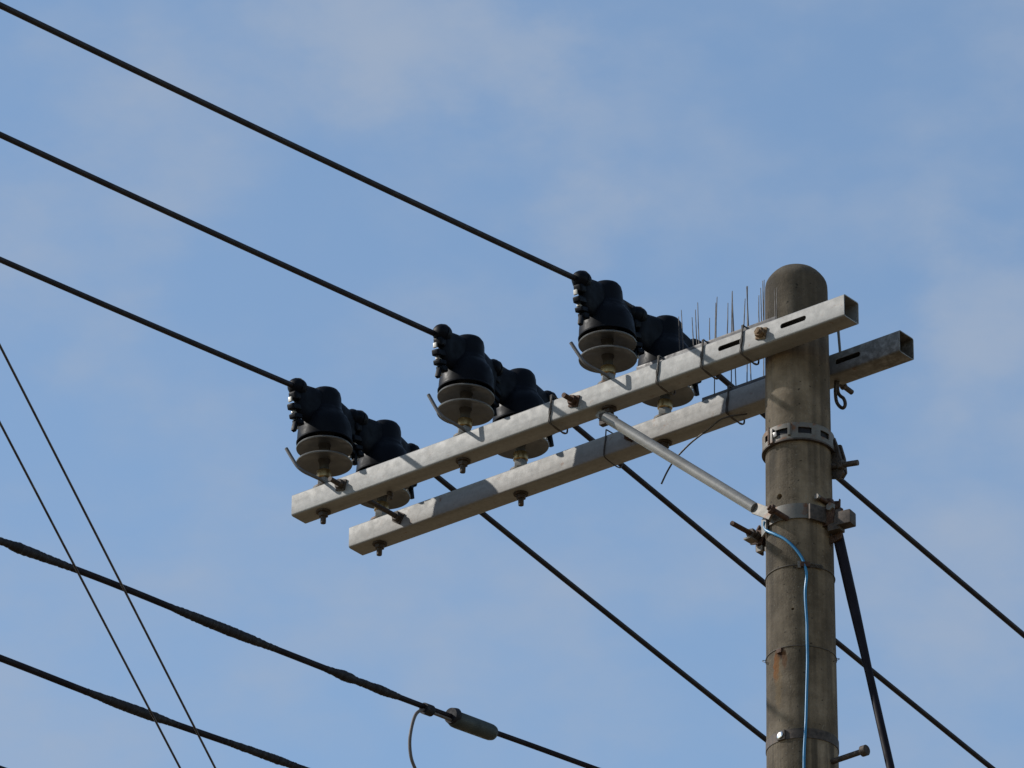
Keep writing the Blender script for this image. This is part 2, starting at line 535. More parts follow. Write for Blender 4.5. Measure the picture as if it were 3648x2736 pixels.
# ------------------------------------------------------------------ crossarms
def arm(x0, x1, y0, name, label):
    t = thing(name, (0, y0 + H, 0), label, 'crossarm', 'square steel crossarms')
    R = .007; wall = .0034
    def rsq(h, r, seg=4):
        out = []
        for cx, cz, a0 in ((h-r, h-r, 0), (-h+r, h-r, 90), (-h+r, -h+r, 180), (h-r, -h+r, 270)):
            for k in range(seg+1):
                a = radians(a0 + 90*k/seg)
                out.append((cx + r*cos(a), cz + r*sin(a)))
        return out
    po = rsq(H, R); pi_ = rsq(H-wall, R-.003)
    n = len(po); xs = [x0, x1]
    mb = MB(); v = []
    for x in xs:
        v += [(x, y0+H+a, b) for a, b in po]
    for x in xs:
        v += [(x, y0+H+a, b) for a, b in pi_]
    f = []
    for k in range(n):
        k2 = (k+1) % n
        f.append((k, k2, n+k2, n+k)); f.append((2*n+k, 3*n+k, 3*n+k2, 2*n+k2))
        f.append((k, 2*n+k, 2*n+k2, k2)); f.append((n+k, n+k2, 3*n+k2, 3*n+k))
    mb.add(v, f)
    return t, part('tube', mb, M_ARM, t)
def slot_cutter(xs, y, z=.003, hw=.0085, depth=.02, origin=(0, 0, 0)):
    cmb = MB()
    for a, b in xs:
        poly = []
        for cx, a0 in ((b-hw, -90), (a+hw, 90)):
            for k in range(9):
                an = radians(a0 + 180*k/8)
                poly.append((cx + hw*cos(an), z + hw*sin(an)))
        cmb.prism([(px - origin[0], pz - origin[2]) for px, pz in poly], 'xz', y - depth - origin[1], y + depth - origin[1])
    return cmb
arm1, tube1 = arm(XL, XR, YF, 'crossarm', 'near pale galvanised square crossarm, upper of the two, bolted to the pole')
cut(tube1, slot_cutter([(-.165, -.071), (.069, .165)], YF, origin=(0, YC, 0)))
arm2, tube2 = arm(XL, XR, YB, 'crossarm', 'far galvanised square crossarm, lower of the two, passing behind the pole')
cut(tube2, slot_cutter([(-.165, -.071), (.066, .160)], YB, origin=(0, YBC, 0)))
M_ARM2 = mat_galv('shaded_weathered_crossarm_zinc', (1.0, .98, .94), .225, rust=.05)
def shade_weather_end(m):  # right end: pole's shade painted into the colour, along with mottled weathering
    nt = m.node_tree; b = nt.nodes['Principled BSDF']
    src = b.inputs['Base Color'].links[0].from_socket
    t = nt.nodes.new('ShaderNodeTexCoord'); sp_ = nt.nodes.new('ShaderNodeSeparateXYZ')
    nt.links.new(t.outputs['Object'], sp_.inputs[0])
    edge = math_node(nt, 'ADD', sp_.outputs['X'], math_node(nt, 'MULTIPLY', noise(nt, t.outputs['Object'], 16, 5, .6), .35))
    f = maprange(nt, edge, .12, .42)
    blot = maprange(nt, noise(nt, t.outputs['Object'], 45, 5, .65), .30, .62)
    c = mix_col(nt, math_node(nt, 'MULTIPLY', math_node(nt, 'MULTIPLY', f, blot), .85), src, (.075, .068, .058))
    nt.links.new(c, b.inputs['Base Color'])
shade_weather_end(M_ARM2)
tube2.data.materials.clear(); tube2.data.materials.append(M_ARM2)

# long spacer bolts holding the two arms to each other
def spacer(x, z, tip, label, mat):
    t = thing('spacer_bolt', (x, YF, z), label, 'bolt', 'spacer bolts through the crossarms')
    rod = MB().tube([(x, YF-tip, z), (x, YB+2*H+.035, z)], .0082, 14)
    part('rod', rod, mat, t)
    for yy, d in ((YF, -1), (YB, -1), (YF+2*H, 1), (YB+2*H, 1)):
        w = MB().box((x, yy + d*.0026, z), (.037, .0045, .037), Matrix.Rotation(radians(14 + 20*(yy > 0)), 3, 'Y'), .0008)
        part('washer', w, mat, t)
        nn = MB().hexnut((x, yy + d*.0125, z), 'Y', .0165, .016, 6, .3)
        part('nut', nn, mat, t)
    return t
spacer(-1.648, .006, .058, 'spacer bolt nearest the free left end, its dark rod bridging both crossarms', M_BOLT)
spacer(-.716, .003, .055, 'rusty spacer bolt sticking out of near crossarm left of the brace', M_RUST)
spacer(.000, .002, .026, 'stubby rusty bolt in near crossarm between the two slots', M_TAN)

# ------------------------------------------------------------------ insulators
XI = (-1.754, -1.183, -.613)
def make_insulator(rod, label):
    t = thing('line_insulator', (0, 0, 0), label, 'insulator', 'pin insulators on the crossarms')
    # pin below and above the arm
    pin = MB().lathe([(0, -2*H-.042), (.0085, -2*H-.042), (.009, -2*H-.038), (.009, .06), (.014, .062), (.014, .10), (0, .10)], 18)
    part('pin', pin, M_BOLT, t)
    part('nut', MB().hexnut((0, 0, -2*H-.0120), 'Z', .0160, .014), M_BOLT, t)
    part('washer', MB().lathe([(0, -2*H-.005), (.0235, -2*H-.005), (.0235, -2*H-.001), (0, -2*H-.001)], 24), M_BOLT, t)
    fl = MB().lathe([(0, .001), (.034, .001), (.0345, .007), (.028, .011), (.0, .011)], 28)
    part('base_washer', fl, M_GALV_OLD, t)
    part('base_nut', MB().hexnut((0, 0, .0250), 'Z', .0225, .027, 6, .25), M_PIN, t)
    fer = MB().lathe([(0, .0388), (.020, .0388), (.0235, .042), (.0240, .062), (.0225, .0665), (0, .0665)], 28)
    part('ferrule', fer, M_BRASS, t)
    part('socket', MB().lathe([(0, .0666), (.0150, .0666), (.0155, .070), (.0160, .094), (.020, .103), (.020, .108), (0, .108)], 28), M_PORC_DARK, t)
    def shed(z, hub):
        return MB().lathe([(hub, z+.013), (.040, z+.0120), (.054, z+.010), (.068, z+.0060), (.079, z+.0022), (.0865, z-.0012), (.0895, z-.0014),
                           (.0905, z+.0016), (.0885, z+.0050), (.078, z+.0095), (.062, z+.0150), (.049, z+.0200), (.041, z+.0240), (.030, z+.027), (hub, z+.028)], 64, closed=True)
    part('shed', shed(.0925, .018), M_PORC, t)
    part('shed', shed(.1460, .018), M_PORC, t)
    part('core', MB().lathe([(0, .104), (.018, .104), (.018, .152), (.030, .180), (.0335, .26), (0, .26)], 32), M_PORC_DARK, t)
    # moulded cover: domed cap over a flared skirt, a wire tunnel along y and a scalloped seam flange
    cov = MB().lathe([(0, .3595), (.016, .359), (.030, .3565), (.041, .3505), (.0480, .3405), (.0512, .326), (.0525, .300), (.0535, .284), (.0555, .2775),
                      (.0580, .2750), (.0590, .2700), (.0640, .2610), (.0720, .2510), (.0795, .2380), (.0845, .2200), (.0868, .2000), (.0878, .1820), (.0876, .1665), (.084, .1655),
                      (.0825, .205), (.076, .230), (.062, .25), (.05, .262), (.046, .30), (.03, .335), (0, .345)], 56)
    co = part('cover', cov, M_COVER, t)
    part('skirt_lip', MB().lathe([(.0868, .1630), (.0902, .1640), (.0906, .1672), (.0886, .1700)], 56, closed=True), M_COVER, co)
    for sgn in (-1, 1):
        zz = .3245
        # deep channel over the wire: tall rounded sections shrinking outwards
        secs = [(.020, .034, .340, .205), (.060, .030, .338, .205), (.085, .0265, .334, .206), (.100, .0240, .331, .208), (.115, .0235, .329, .212), (.130, .0225, .327, .218), (.137, .018, .323, .226), (.1405, .012, .316, .236)]
        n = 28; v = []; f = []
        for (y, hw, zt_, zb) in secs:
            for k in range(n):
                a = 2*pi*k/n
                ca, sa = cos(a), sin(a)
                e = .72
                v.append((hw*(.80+.20*sa)*math.copysign(abs(ca)**e, ca), sgn*y, (zt_+zb)/2 + (zt_-zb)/2*math.copysign(abs(sa)**e, sa)))
        for i_ in range(len(secs)-1):
            for k in range(n):
                f.append((i_*n+k, i_*n+(k+1) % n, (i_+1)*n+(k+1) % n, (i_+1)*n+k))
        f.append(tuple(range(n))); f.append(tuple((len(secs)-1)*n+k for k in range(n)))
        part('wire_channel', MB().add(v, f), M_COVER, co, angle=60)
        kp = [(0, sgn*y, z_) for y, z_ in ((.110, zz-.010), (.120, zz-.011), (.127, zz-.012), (.138, zz-.0135), (.150, zz-.0152), (.158, zz-.0165), (.164, zz-.0175), (.1675, zz-.018))]
        part('knob', MB().tube(kp, [.018, .0262, .0288, .0295, .0280, .0240, .0180, .0115], 28), M_COVER, co, angle=60)
        ring = MB().lathe([(.0275, -.0018), (.0308, -.0014), (.0312, 0), (.0308, .0014), (.0275, .0018)], 30, (0, sgn*.1420, zz-.0142), 'Y', closed=True)
        part('seam_ring', ring, M_COVER, co)
        rib = MB().tube([(0, sgn*y_, z_) for y_, z_ in ((.046, .3425), (.060, .3390), (.085, .3350), (.100, .3320), (.116, .3300))], .0028, 8)
        part('top_rib', rib, M_COVER, co)
        # lobed seam lugs below the knob
        for (yy, z2, sx, sy, sz) in ((.146, .276, .030, .034, .028), (.150, .235, .026, .044, .020), (.142, .205, .028, .036, .016), (.130, .188, .026, .030, .018)):
            lb = MB().box((0, sgn*yy, z2), (sx, sy, sz), Matrix.Rotation(radians(sgn*-14), 3, 'X'), min(sx, sy, sz)*.26)
            part('seam_lug', lb, M_COVER, co, angle=70)
        part('strap_end', MB().box((0, sgn*.1475, .167), (.014, .014, .036), Matrix.Rotation(radians(sgn*14), 3, 'X'), .004), M_COVER, co)
        part('clip', MB().box((-.006, sgn*.1640, .2590), (.012, .006, .017), None, .0014), M_CLIP, co)
        part('clip', MB().box((-.012, sgn*.1500, .2650), (.010, .007, .007), None, .0014), M_CLIP, co)
        part('clip', MB().box((-.006, sgn*.1440, .2195), (.012, .016, .006), None, .0014), M_CLIP, co)
        part('clip', MB().box((-.006, sgn*.130, .172), (.010, .009, .010), None, .0014), M_CLIP, co)
    if rod:
        pts = smooth_path([(.008, .012, .0165), (.018, -.030, .0168), (.012, -.064, .020), (-.004, -.092, .030), (-.020, -.106, .048), (-.034, -.113, .074), (-.055, -.122, .117)], 6)
        part('bent_rod', MB().tube(pts, .0056, 12), M_ROD, t)
    return t
ins_labels_f = ('two-disc grey insulator with dark cover on near crossarm, farthest from the pole',
                'two-disc grey insulator with dark cover, middle of three on near crossarm',
                'two-disc grey insulator with dark cover on near crossarm, closest to the pole')
ins_labels_b = ('dark-covered insulator on far crossarm, farthest from the pole, half hidden by near arm',
                'dark-covered insulator on far crossarm, middle one, half hidden by near arm',
                'dark-covered insulator on far crossarm, closest to the pole beside the bird spikes')
proto_f = make_insulator(True, ins_labels_f[0])
proto_b = make_insulator(False, ins_labels_b[0])
for i, x in enumerate(XI):
    a = proto_f if i == 0 else copy_tree(proto_f)
    a.location = W((x, YC, H)); a['label'] = ins_labels_f[i]
    a.rotation_euler = (radians((.6, -.8, 1.2)[i]), radians((0, 1.4, -1.0)[i]), radians((0, 3.0, 4.5)[i]))
    b = proto_b if i == 0 else copy_tree(proto_b)
    b.location = W((x, YBC, H)); b['label'] = ins_labels_b[i]
    b.rotation_euler = (radians((-.9, .7, -.4)[i]), radians((1.2, -.6, .9)[i]), radians((1.5, -2, -3)[i]))

# ------------------------------------------------------------------ line wires
wl_ = ('black line wire held by the insulator pair farthest from the pole',
       'black line wire held by the middle insulator pair',
       'black line wire held by the insulator pair closest to the pole')
for i, x in enumerate(XI):
    zt = .362
    pts = []
    ys = [-40 + k*1.3 for k in range(28)] + [-3.6, -3, -2.4, -1.8, -1.2, -.7, -.4, -.25]
    for y in ys:
        d = -.142 - y
        pts.append((x, y, zt - (.1115, .1075, .1125)[i]*d + .0026*d*d))
    pts += [(x, -.142, zt), (x, 0, zt+.002), (x, .142, zt)]
    for y in [.25, .4, .7, 1.1, 1.6, 2.1, 2.6, 3.2] + [4 + 1.4*k for k in range(25)]:
        d = y - .142
        pts.append((x, y, zt - .166*d + .0042*d*d))
    solo('line_wire', MB().tube(pts, .0092, 16), M_WIRE, (x, 0, .362), wl_[i], 'power line', 'overhead line wires')

# ------------------------------------------------------------------ diagonal brace and its pole band
br = thing('arm_brace', (-.05, -.12, -.57), 'pale round pipe brace from near crossarm down to the pole', 'brace')
A = Vector((-.600, YC, -.086)); B = Vector((-.088, -.104, -.530))
dirv = (B-A).normalized()
path = [A - dirv*.03] + [A.lerp(B, k/10) for k in range(11)]
part('pipe', MB().tube(path, .0168, 28), M_BRACE, br)
fl = MB()
Bx = B + dirv*.005
E2 = Vector((-.012, -.125, -.583))
mid = (Bx+E2)/2; dd = (E2-Bx)
ux = dd.normalized(); uy = Vector((0.15, -1, -.1)); uy = (uy - ux*uy.dot(ux)).normalized(); uz = ux.cross(uy)
fl.box(mid, (dd.length+.012, .010, .036), Matrix((ux, uy, uz)).transposed(), .003)
part('flattened_end', fl, M_GALV_OLD, br)
A2 = A - dirv*.05
top = MB().box((A + A2)/2 + Vector((0, 0, .004)), (.075, .012, .034), Matrix((dirv, Vector((0, 1, 0)), dirv.cross(Vector((0, 1, 0))))).transposed(), .003)
part('flattened_end', top, M_BRACE, br)
part('hanger', MB().box((-.628, YC, -H-.034), (.030, .020, .040), None, .003), M_BOLT, br)
bb = MB().tube([(-.0015, -.155, -.5735), (.028, -.098, -.600)], .0085, 12)
part('end_bolt', bb, M_RUST, br)
bn = Vector((.0295, .057, -.0265)).normalized()
Rn = bn.to_track_quat('Z', 'Y').to_matrix()
part('end_nut', MB().hexnut(Vector((.004, -.1445, -.5785)), Rn, .015, .012), M_RUST, br)

def ring_band(z0, z1, off, th, n=96, slots=(), rows=(.0, .3, .7, 1.0), gap=None):
    """band round the pole: sheet with real slots, thickness th outward"""
    mb = MB(); v = []; f = []
    nr = len(rows)
    for layer in (0, 1):
        for rr in rows:
            zz = z0 + (z1-z0)*rr
            for k in range(n):
                a = 2*pi*k/n
                r = pole_r(zz) + off + layer*th
                v.append((r*cos(a), r*sin(a), zz))
    def vid(layer, row, k): return layer*nr*n + row*n + (k % n)
    def solid(row, k):
        if row < 0 or row >= nr-1: return False
        if row == 1 and nr == 4:
            a = 360*((k % n)+.5)/n
            if any(min((a-s) % 360, (s-a) % 360) < w for s, w in slots): return False
        return True
    for row in range(nr-1):
        for k in range(n):
            if not solid(row, k): continue
            f.append((vid(1, row, k), vid(1, row, k+1), vid(1, row+1, k+1), vid(1, row+1, k)))
            f.append((vid(0, row, k), vid(0, row+1, k), vid(0, row+1, k+1), vid(0, row, k+1)))
            if not solid(row-1, k): f.append((vid(1, row, k), vid(0, row, k), vid(0, row, k+1), vid(1, row, k+1)))
            if not solid(row+1, k): f.append((vid(1, row+1, k), vid(1, row+1, k+1), vid(0, row+1, k+1), vid(0, row+1, k)))
            if not solid(row, k-1): f.append((vid(1, row, k), vid(1, row+1, k), vid(0, row+1, k), vid(0, row, k)))
            if not solid(row, k+1): f.append((vid(1, row, k+1), vid(0, row, k+1), vid(0, row+1, k+1), vid(1, row+1, k+1)))
    mb.add(v, f)
    return mb

# slotted band, upper
b1 = thing('pole_band', (0, 0, -.31), 'grey slotted steel band high on the pole, below the far crossarm', 'band', 'steel bands round the pole')
slots = [(-42.5, 11), (-6, 11), (30, 11), (66, 11), (102, 11), (138, 11), (174, 11), (-150, 11), (-112, 8), (-84, 15)]
part('strap', ring_band(-.333, -.281, .0062, .0036, 180, [((s) % 360, w) for s, w in slots]), M_GALV_OLD, b1)
part('slot_shade', ring_band(-.3335, -.2805, .0006, .0022, 96, rows=(0, .5, 1)), M_TAPE, b1)  # dark ring behind the strap, stands in for the shade inside the slots
# sealing edge liner under the strap
part('liner', ring_band(-.3385, -.3335, .0008, .0105, 96, rows=(0, 1)), M_BOLT, b1)
cl = MB()
for d0, zz, s in ((-68, -.304, (.009, .006, .040)), (-100, -.313, (.014, .007, .046))):
    p = pol(d0, zz, .0125)
    cl.box(p, s, Matrix.Rotation(radians(d0+90), 3, 'Z'), .001)
part('buckle', cl, M_GALV_OLD, b1)
p = pol(-92, -.312, .0135)
part('buckle_tongue', MB().box(p, (.012, .0035, .016), Matrix.Rotation(radians(-92+90), 3, 'Z') @ Matrix.Rotation(radians(-8), 3, 'Y'), .0008), M_PIN, b1)
part('keeper', MB().box(pol(-104, -.310, .0165), (.007, .004, .058), Matrix.Rotation(radians(-14), 3, 'Z'), .001), M_RUST, b1)
lug = MB().prism([(.078, -.285), (.096, -.285), (.110, -.325), (.122, -.375), (.128, -.415), (.112, -.430), (.075, -.418)], 'xz', .050, .0585)
part('lug', lug, M_BOLT, b1)
part('lug', MB().prism([(.078, -.295), (.100, -.300), (.114, -.350), (.118, -.40), (.105, -.415), (.075, -.405)], 'xz', .078, .086), M_BOLT, b1)
part('clamp_bolt', MB().tube([(.085, .045, -.384), (.176, .060, -.3925)], .0088, 14), M_BOLT, b1)
part('clamp_nut', MB().hexnut((.121, .0515, -.3875), 'X', .0175, .018, 6, .2), M_BOLT, b1)

# brace band, middle
b2 = thing('pole_band', (0, 0, -.575), 'rusty bolted clamp band on the pole that carries the brace', 'band', 'steel bands round the pole')
part('strap', ring_band(-.601, -.552, .0012, .0042, 96, rows=(0, .5, 1)), M_GALV_OLD, b2)
for sg, mat in ((-1, M_GALV_OLD), (1, M_RUST)):
    for yy in (-.018, .014):
        fl = MB().prism([(sg*.100, -.552), (sg*.138, -.556), (sg*.144, -.575), (sg*.138, -.612), (sg*.100, -.618)], 'xz', yy-.0026, yy+.0026)
        part('flange', fl, mat, b2)
# left clamp bolt pointing to the front
part('clamp_bolt', MB().tube([(-.121, -.175, -.5985), (-.121, .045, -.590)], .0078, 14), M_RUST, b2)
part('clamp_nut', MB().hexnut((-.121, -.078, -.5950), 'Y', .0165, .016, 6, .15), M_BOLT, b2)
part('clamp_nut', MB().hexnut((-.121, -.058, -.5942), 'Y', .0165, .015, 6, .4), M_BOLT, b2)
part('washer', MB().box((-.121, -.045, -.594), (.046, .005, .046), Matrix.Rotation(.25, 3, 'Y'), .001), M_RUST, b2)
part('clamp_tongue', MB().prism([(-.110, -.613), (-.136, -.613), (-.136, -.6185), (-.110, -.6185)], 'xz', -.098, -.062), M_GALV_OLD, b2)
part('clamp_tongue', MB().prism([(-.100, -.628), (-.1235, -.628), (-.1235, -.645), (-.100, -.645)], 'xz', -.052, -.040), M_GALV_OLD, b2)
part('clamp_web', MB().prism([(-.045, -.640), (-.012, -.640), (-.012, -.560), (-.03, -.545), (-.045, -.57)], 'yz', -.130, -.124), M_RUST, b2)
# lit plate on the left
part('face_plate', MB().box(pol(-124, -.592, .010), (.040, .006, .056), Matrix.Rotation(radians(-124+90), 3, 'Z'), .0015), M_GALV, b2)
# right: rusty plate, front bolt and square head
part('clamp_plate', MB().box(pol(-18, -.584, .0105), (.088, .008, .050), Matrix.Rotation(radians(-18+90), 3, 'Z'), .0015), M_BOLT, b2)
part('clamp_bolt', MB().tube([(.103, -.052, -.529), (.112, .060, -.534)], .0078, 14), M_RUST, b2)
part('bolt_tip', MB().lathe([(0, -.004), (.0082, -.004), (.0086, .006), (0, .006)], 14, (.103, -.0505, -.529), 'Y'), M_GALV_OLD, b2)
part('clamp_nut', MB().hexnut((.108, .004, -.5315), 'Y', .0165, .018, 6, .2), M_RUST, b2)
part('clamp_nut', MB().hexnut((.130, -.020, -.560), 'Y', .014, .014, 6, .5), M_GALV_OLD, b2)
part('square_head', MB().box((.172, .000, -.606), (.046, .040, .044), Matrix.Rotation(radians(8), 3, 'Z'), .004), M_BOLT, b2)
part('square_shank', MB().box((.135, .000, -.604), (.040, .036, .066), Matrix.Rotation(radians(8), 3, 'Z'), .003), M_BOLT, b2)
part('angle_lug', MB().prism([(.100, -.508), (.1195, -.513), (.1215, -.506), (.124, -.508), (.122, -.560), (.100, -.560)], 'xz', .036, .041), M_RUST, b2)
part('angle_lug', MB().prism([(.104, -.640), (.150, -.632), (.146, -.655), (.128, -.662), (.104, -.662)], 'xz', .008, .014), M_RUST, b2)

# thin lower band with a bright buckle
b3 = thing('pole_band', (0, 0, -1.305), 'thin strap with a shining buckle near the bottom of the pole', 'band', 'steel bands round the pole')
part('strap', ring_band(-1.3225, -1.2915, .0005, .0016, 96, rows=(0, .5, 1)), M_BOLT, b3)
mshine, nts, bs = new_mat('polished_buckle', .24, 1.0, .5)
nv = coords(nts)
nts.links.new(ramp_col(nts, noise(nts, nv, 40, 3), [(.3, (.72, .68, .62)), (.7, (.86, .83, .78))]), bs.inputs['Base Color'])
# the buckle stands tilted, so that it throws the sun at the street
def buckle():
    c = Vector(pol(-90, -1.305, .0055))
    camv = (Vector((10.3426, -14.2395, -9.502)) - c).normalized()
    nrm = (camv + SUN).normalized()
    R = nrm.to_track_quat('Z', 'Y').to_matrix()
    return c, nrm, R
bc, bnrm, bR = buckle()
bk = MB().lathe([(0, .0), (.0045, -.00025), (.009, -.001), (.0115, -.0025), (.0115, -.006), (0, -.006)], 24, bc + Vector((0, -.004, 0)), bR)
part('buckle', bk, mshine, b3)
part('buckle_body', MB().box(pol(-88, -1.3065, .004), (.026, .005, .030), Matrix.Rotation(radians(2), 3, 'Z'), .001), M_BOLT, b3)

# ------------------------------------------------------------------ thin binding wires round the pole
def loop_round_pole(z, off, r, tilt=0.0, wob=.0012, n=80):
    pts = []
    for k in range(n+1):
        a = 360*k/n
        zz = z + tilt*cos(radians(a+60)) + wob*sin(radians(a*3))
        pts.append(pol(a, zz, off))
    return MB().tube(pts, r, 8, cap=False)
w1 = thing('pole_tie', (0, 0, -.757), 'thin wire tied round the pole holding the blue cable, with small clip', 'wire tie', 'wire ties round the pole')
part('loop', loop_round_pole(-.757, .0015, .0016), M_TIE, w1)
part('clip', MB().box(pol(-55, -.758, .005), (.010, .008, .022), Matrix.Rotation(radians(35), 3, 'Z'), .001), M_GALV_OLD, w1)
part('clip', MB().box(pol(-46, -.757, .0055), (.030, .010, .016), Matrix.Rotation(radians(44), 3, 'Z'), .002), M_RUST, w1)
kn = MB()
for k in range(4):
    kn.tube(smooth_path([pol(-40+j*5, -.757 + .006*sin(j*1.9+k*1.7), .005 + .003*cos(j*1.3+k)) for j in range(6)], 4), .0016, 6)
part('twist', kn, M_TIE, w1)
w2 = thing('pole_tie', (0, 0, -1.022), 'thin wire round the pole over a rust stain, loop ends sticking out', 'wire tie', 'wire ties round the pole')
part('loop', loop_round_pole(-1.022, .0012, .0013), M_TIE, w2)
for a0, s in ((-140, 1), (28, -1)):
    pts = []
    for k in range(15):
        a = 2*pi*k/14*.86
        bse = Vector(pol(a0 + s*(1-cos(a))*9, -1.024 - .011 + .012*cos(a)*1.0, .003 + .010*sin(a)))
        pts.append(bse)
    part('wire_end', MB().tube(pts, .0011, 6), M_TIE, w2)
part('clip', MB().box(pol(-91, -1.030, .003), (.017, .006, .013), Matrix.Rotation(radians(-1), 3, 'Z'), .001), M_RUST, w2)

# ------------------------------------------------------------------ blue cable down the pole
bl = [(-.052, -.104, -.586), pol(-121, -.598, .012), pol(-117, -.612, .012), pol(-107, -.628, .010), pol(-95, -.644, .0075), pol(-77, -.670, .0055), pol(-62, -.702, .005), pol(-51, -.735, .0055), pol(-46, -.765, .0065),
      pol(-43.8, -.795, .006), pol(-46.0, -.84, .005), pol(-46.0, -.88, .005), pol(-44.3, -.95, .005), pol(-44.4, -1.0, .005), pol(-44.3, -1.07, .0048), pol(-46, -1.16, .005), pol(-48, -1.26, .0065), pol(-49.5, -1.31, .0075), pol(-51.5, -1.38, .006), pol(-52, -1.46, .005), pol(-52, -1.7, .005), pol(-51, -2.5, .005), pol(-52, -4.0, .005), pol(-52, -7, .005), pol(-52, -10.9, .006)]
solo('blue_cable', MB().tube(smooth_path(bl, 8), .0043, 12), M_BLUE, (0, -.11, -.6), 'thin blue cable hanging down the front of the concrete pole', 'cable')

# ------------------------------------------------------------------ guy cable on the right
gs = []
ga = Vector((.110, .03, -.590)); gdir = Vector((.194, 0, -.90)); gdir /= -gdir.z
gk = 120
for k in range(gk+1):
    zz = -.590 - (Z0 - .640 + .05)*k/gk
    q = ga + gdir*(-(zz + .590))
    gs.append(q)
solo('guy_cable', MB().tube(gs, [interp([(0, .0168), (.28, .0162), (.52, .0120), (.86, .0126)], .59 + .0 - .59 + (-.590 - gs[k].z)) for k in range(gk+1)], 18), M_CABLE, (.11, .03, -.59), 'thick black cable slanting down from the clamp band right of the pole', 'cable')

# ------------------------------------------------------------------ bird spikes
def spike_strip(y, x0, x1, label, spikes, nm):
    t = thing('bird_spike_strip', ((x0+x1)/2, y, H), label, 'bird spikes', 'bird spike strips')
    st = MB()
    st.box(((x0+x1)/2, y, H+.0025), (x1-x0, .062, .004), None, .001)
    st.box(((x0+x1)/2, y-.0295, H+.0075), (x1-x0, .003, .0095), None, .001)
    st.box(((x0+x1)/2, y+.0295, H+.0075), (x1-x0, .003, .0095), None, .001)
    part('base_strip', st, M_STRIP, t)
    for (tx, ty, tz), (bx, by) in spikes:
        b = Vector((bx, by, H+.004)); e = Vector((tx, ty, tz))
        mid = b.lerp(e, .5) + Vector((random.uniform(-.001, .001), random.uniform(-.001, .001), 0))
        part('spike', MB().tube([b, mid, e], [.0019, .0018, .0012], 6), M_NEEDLE, t)
    return t
fs_ = [((-.342, .191), (-.337, .0)), ((-.332, .211), (-.323, .0)), ((-.291, .172), (-.284, 0)), ((-.278, .194), (-.271, 0)), ((-.269, .216), (-.263, 0)),
       ((-.224, .147), (-.223, 0)), ((-.200, .192), (-.205, 0)), ((-.195, .211), (-.201, 0)), ((-.154, .176), (-.159, 0)), ((-.137, .212), (-.136, 0)),
       ((-.089, .169), (-.097, 0)), ((-.083, .208), (-.078, 0)), ((-.037, .163), (-.037, 0)), ((-.030, .186), (-.028, 0)), ((-.022, .208), (-.020, 0)), ((.022, .167), (.024, 0)), ((.031, .167), (.028, 0))]
sp = [((tx, YC, tz), (bx, YC)) for (tx, tz), (bx, _) in fs_]
spike_strip(YC, -.482, .047, 'bird spike strip with bristling needles on top of near crossarm', sp, 'near')
sp = []
for q in (-.355, -.295, -.231, -.168, -.118):
    sp += [((q+.006, YBC, .405), (q, YBC))]
sp += [((-.418, YBC, .17), (-.42, YBC)), ((-.349, YBC, .405), (-.336, YBC)), ((-.292, YBC, .405), (-.278, YBC))]
spike_strip(YBC, -.445, -.100, 'bird spike strip with long needles on top of far crossarm, left of the pole', sp, 'far')

# binding wires round the arms
def arm_tie(x, y0, label, sag=.012, lean=.006, tail=False, strands=2):
    yc = y0 + H
    t = thing('arm_tie', (x, yc, 0), label, 'wire tie', 'wire ties round the crossarms')
    for s in range(strands):
        o = .0032*(s - .5*(strands-1))
        tw = lambda k: o*cos(k*1.7)*1.6
        e = H + .0022 + .0012*s
        loop = [(x+lean+tw(0), y0-.0022, H+.016), (x+lean*.6+tw(1), y0-.003, H*.5), (x+tw(2), y0-.003, 0), (x-.002+tw(3), y0-.003, -H*.6), (x-.001+tw(4), y0-.0025, -H-.001),
                (x+.003+tw(5), y0+.014, -H-.004-sag*.5), (x+.004+tw(6), yc, -H-.004-sag*.8), (x+.005+tw(7), yc+.022, -H-.004-sag*.9), (x+.006+tw(8), y0+2*H, -H-.003-sag*.5), (x+.006, y0+2*H+.0035, -H*.6),
                (x+.006, y0+2*H+.003, 0), (x+lean, y0+2*H+.0025, H+.004), (x+lean, y0+2*H-.01, H+.015), (x+lean, yc, H+.0165), (x+lean, y0+.008, H+.0165), (x+lean+tw(0), y0-.0022, H+.016)]
        part('loop', MB().tube(smooth_path(loop, 5), .0022, 8), M_TIE, t)
    return t
arm_tie(-.811, YF, 'dark wire tie round near crossarm, between middle insulator and rusty bolt')
arm_tie(-.395, YF, 'dark wire tie round near crossarm, right of the insulator closest to the pole')
arm_tie(-.226, YF, 'dark wire tie round near crossarm, just left of its first slot')
arm_tie(-.076, YF, 'dark wire tie round near crossarm, over the end of its first slot')
arm_tie(-.818, YB, 'thin dark wire tie round far crossarm, left of the brace', strands=1)
t5 = arm_tie(-.342, YB, 'dark wire tie round far crossarm beside the pole, with a long loose tail')
tail = smooth_path([(-.290, YB+.03, -.0465), (-.337, .074, -.072), (-.396, .074, -.093), (-.450, .074, -.112), (-.490, .074, -.133), (-.526, .074, -.158), (-.552, .074, -.187), (-.575, .074, -.223)], 6)
part('loose_tail', MB().tube(tail, .0028, 10), M_TIE, t5)

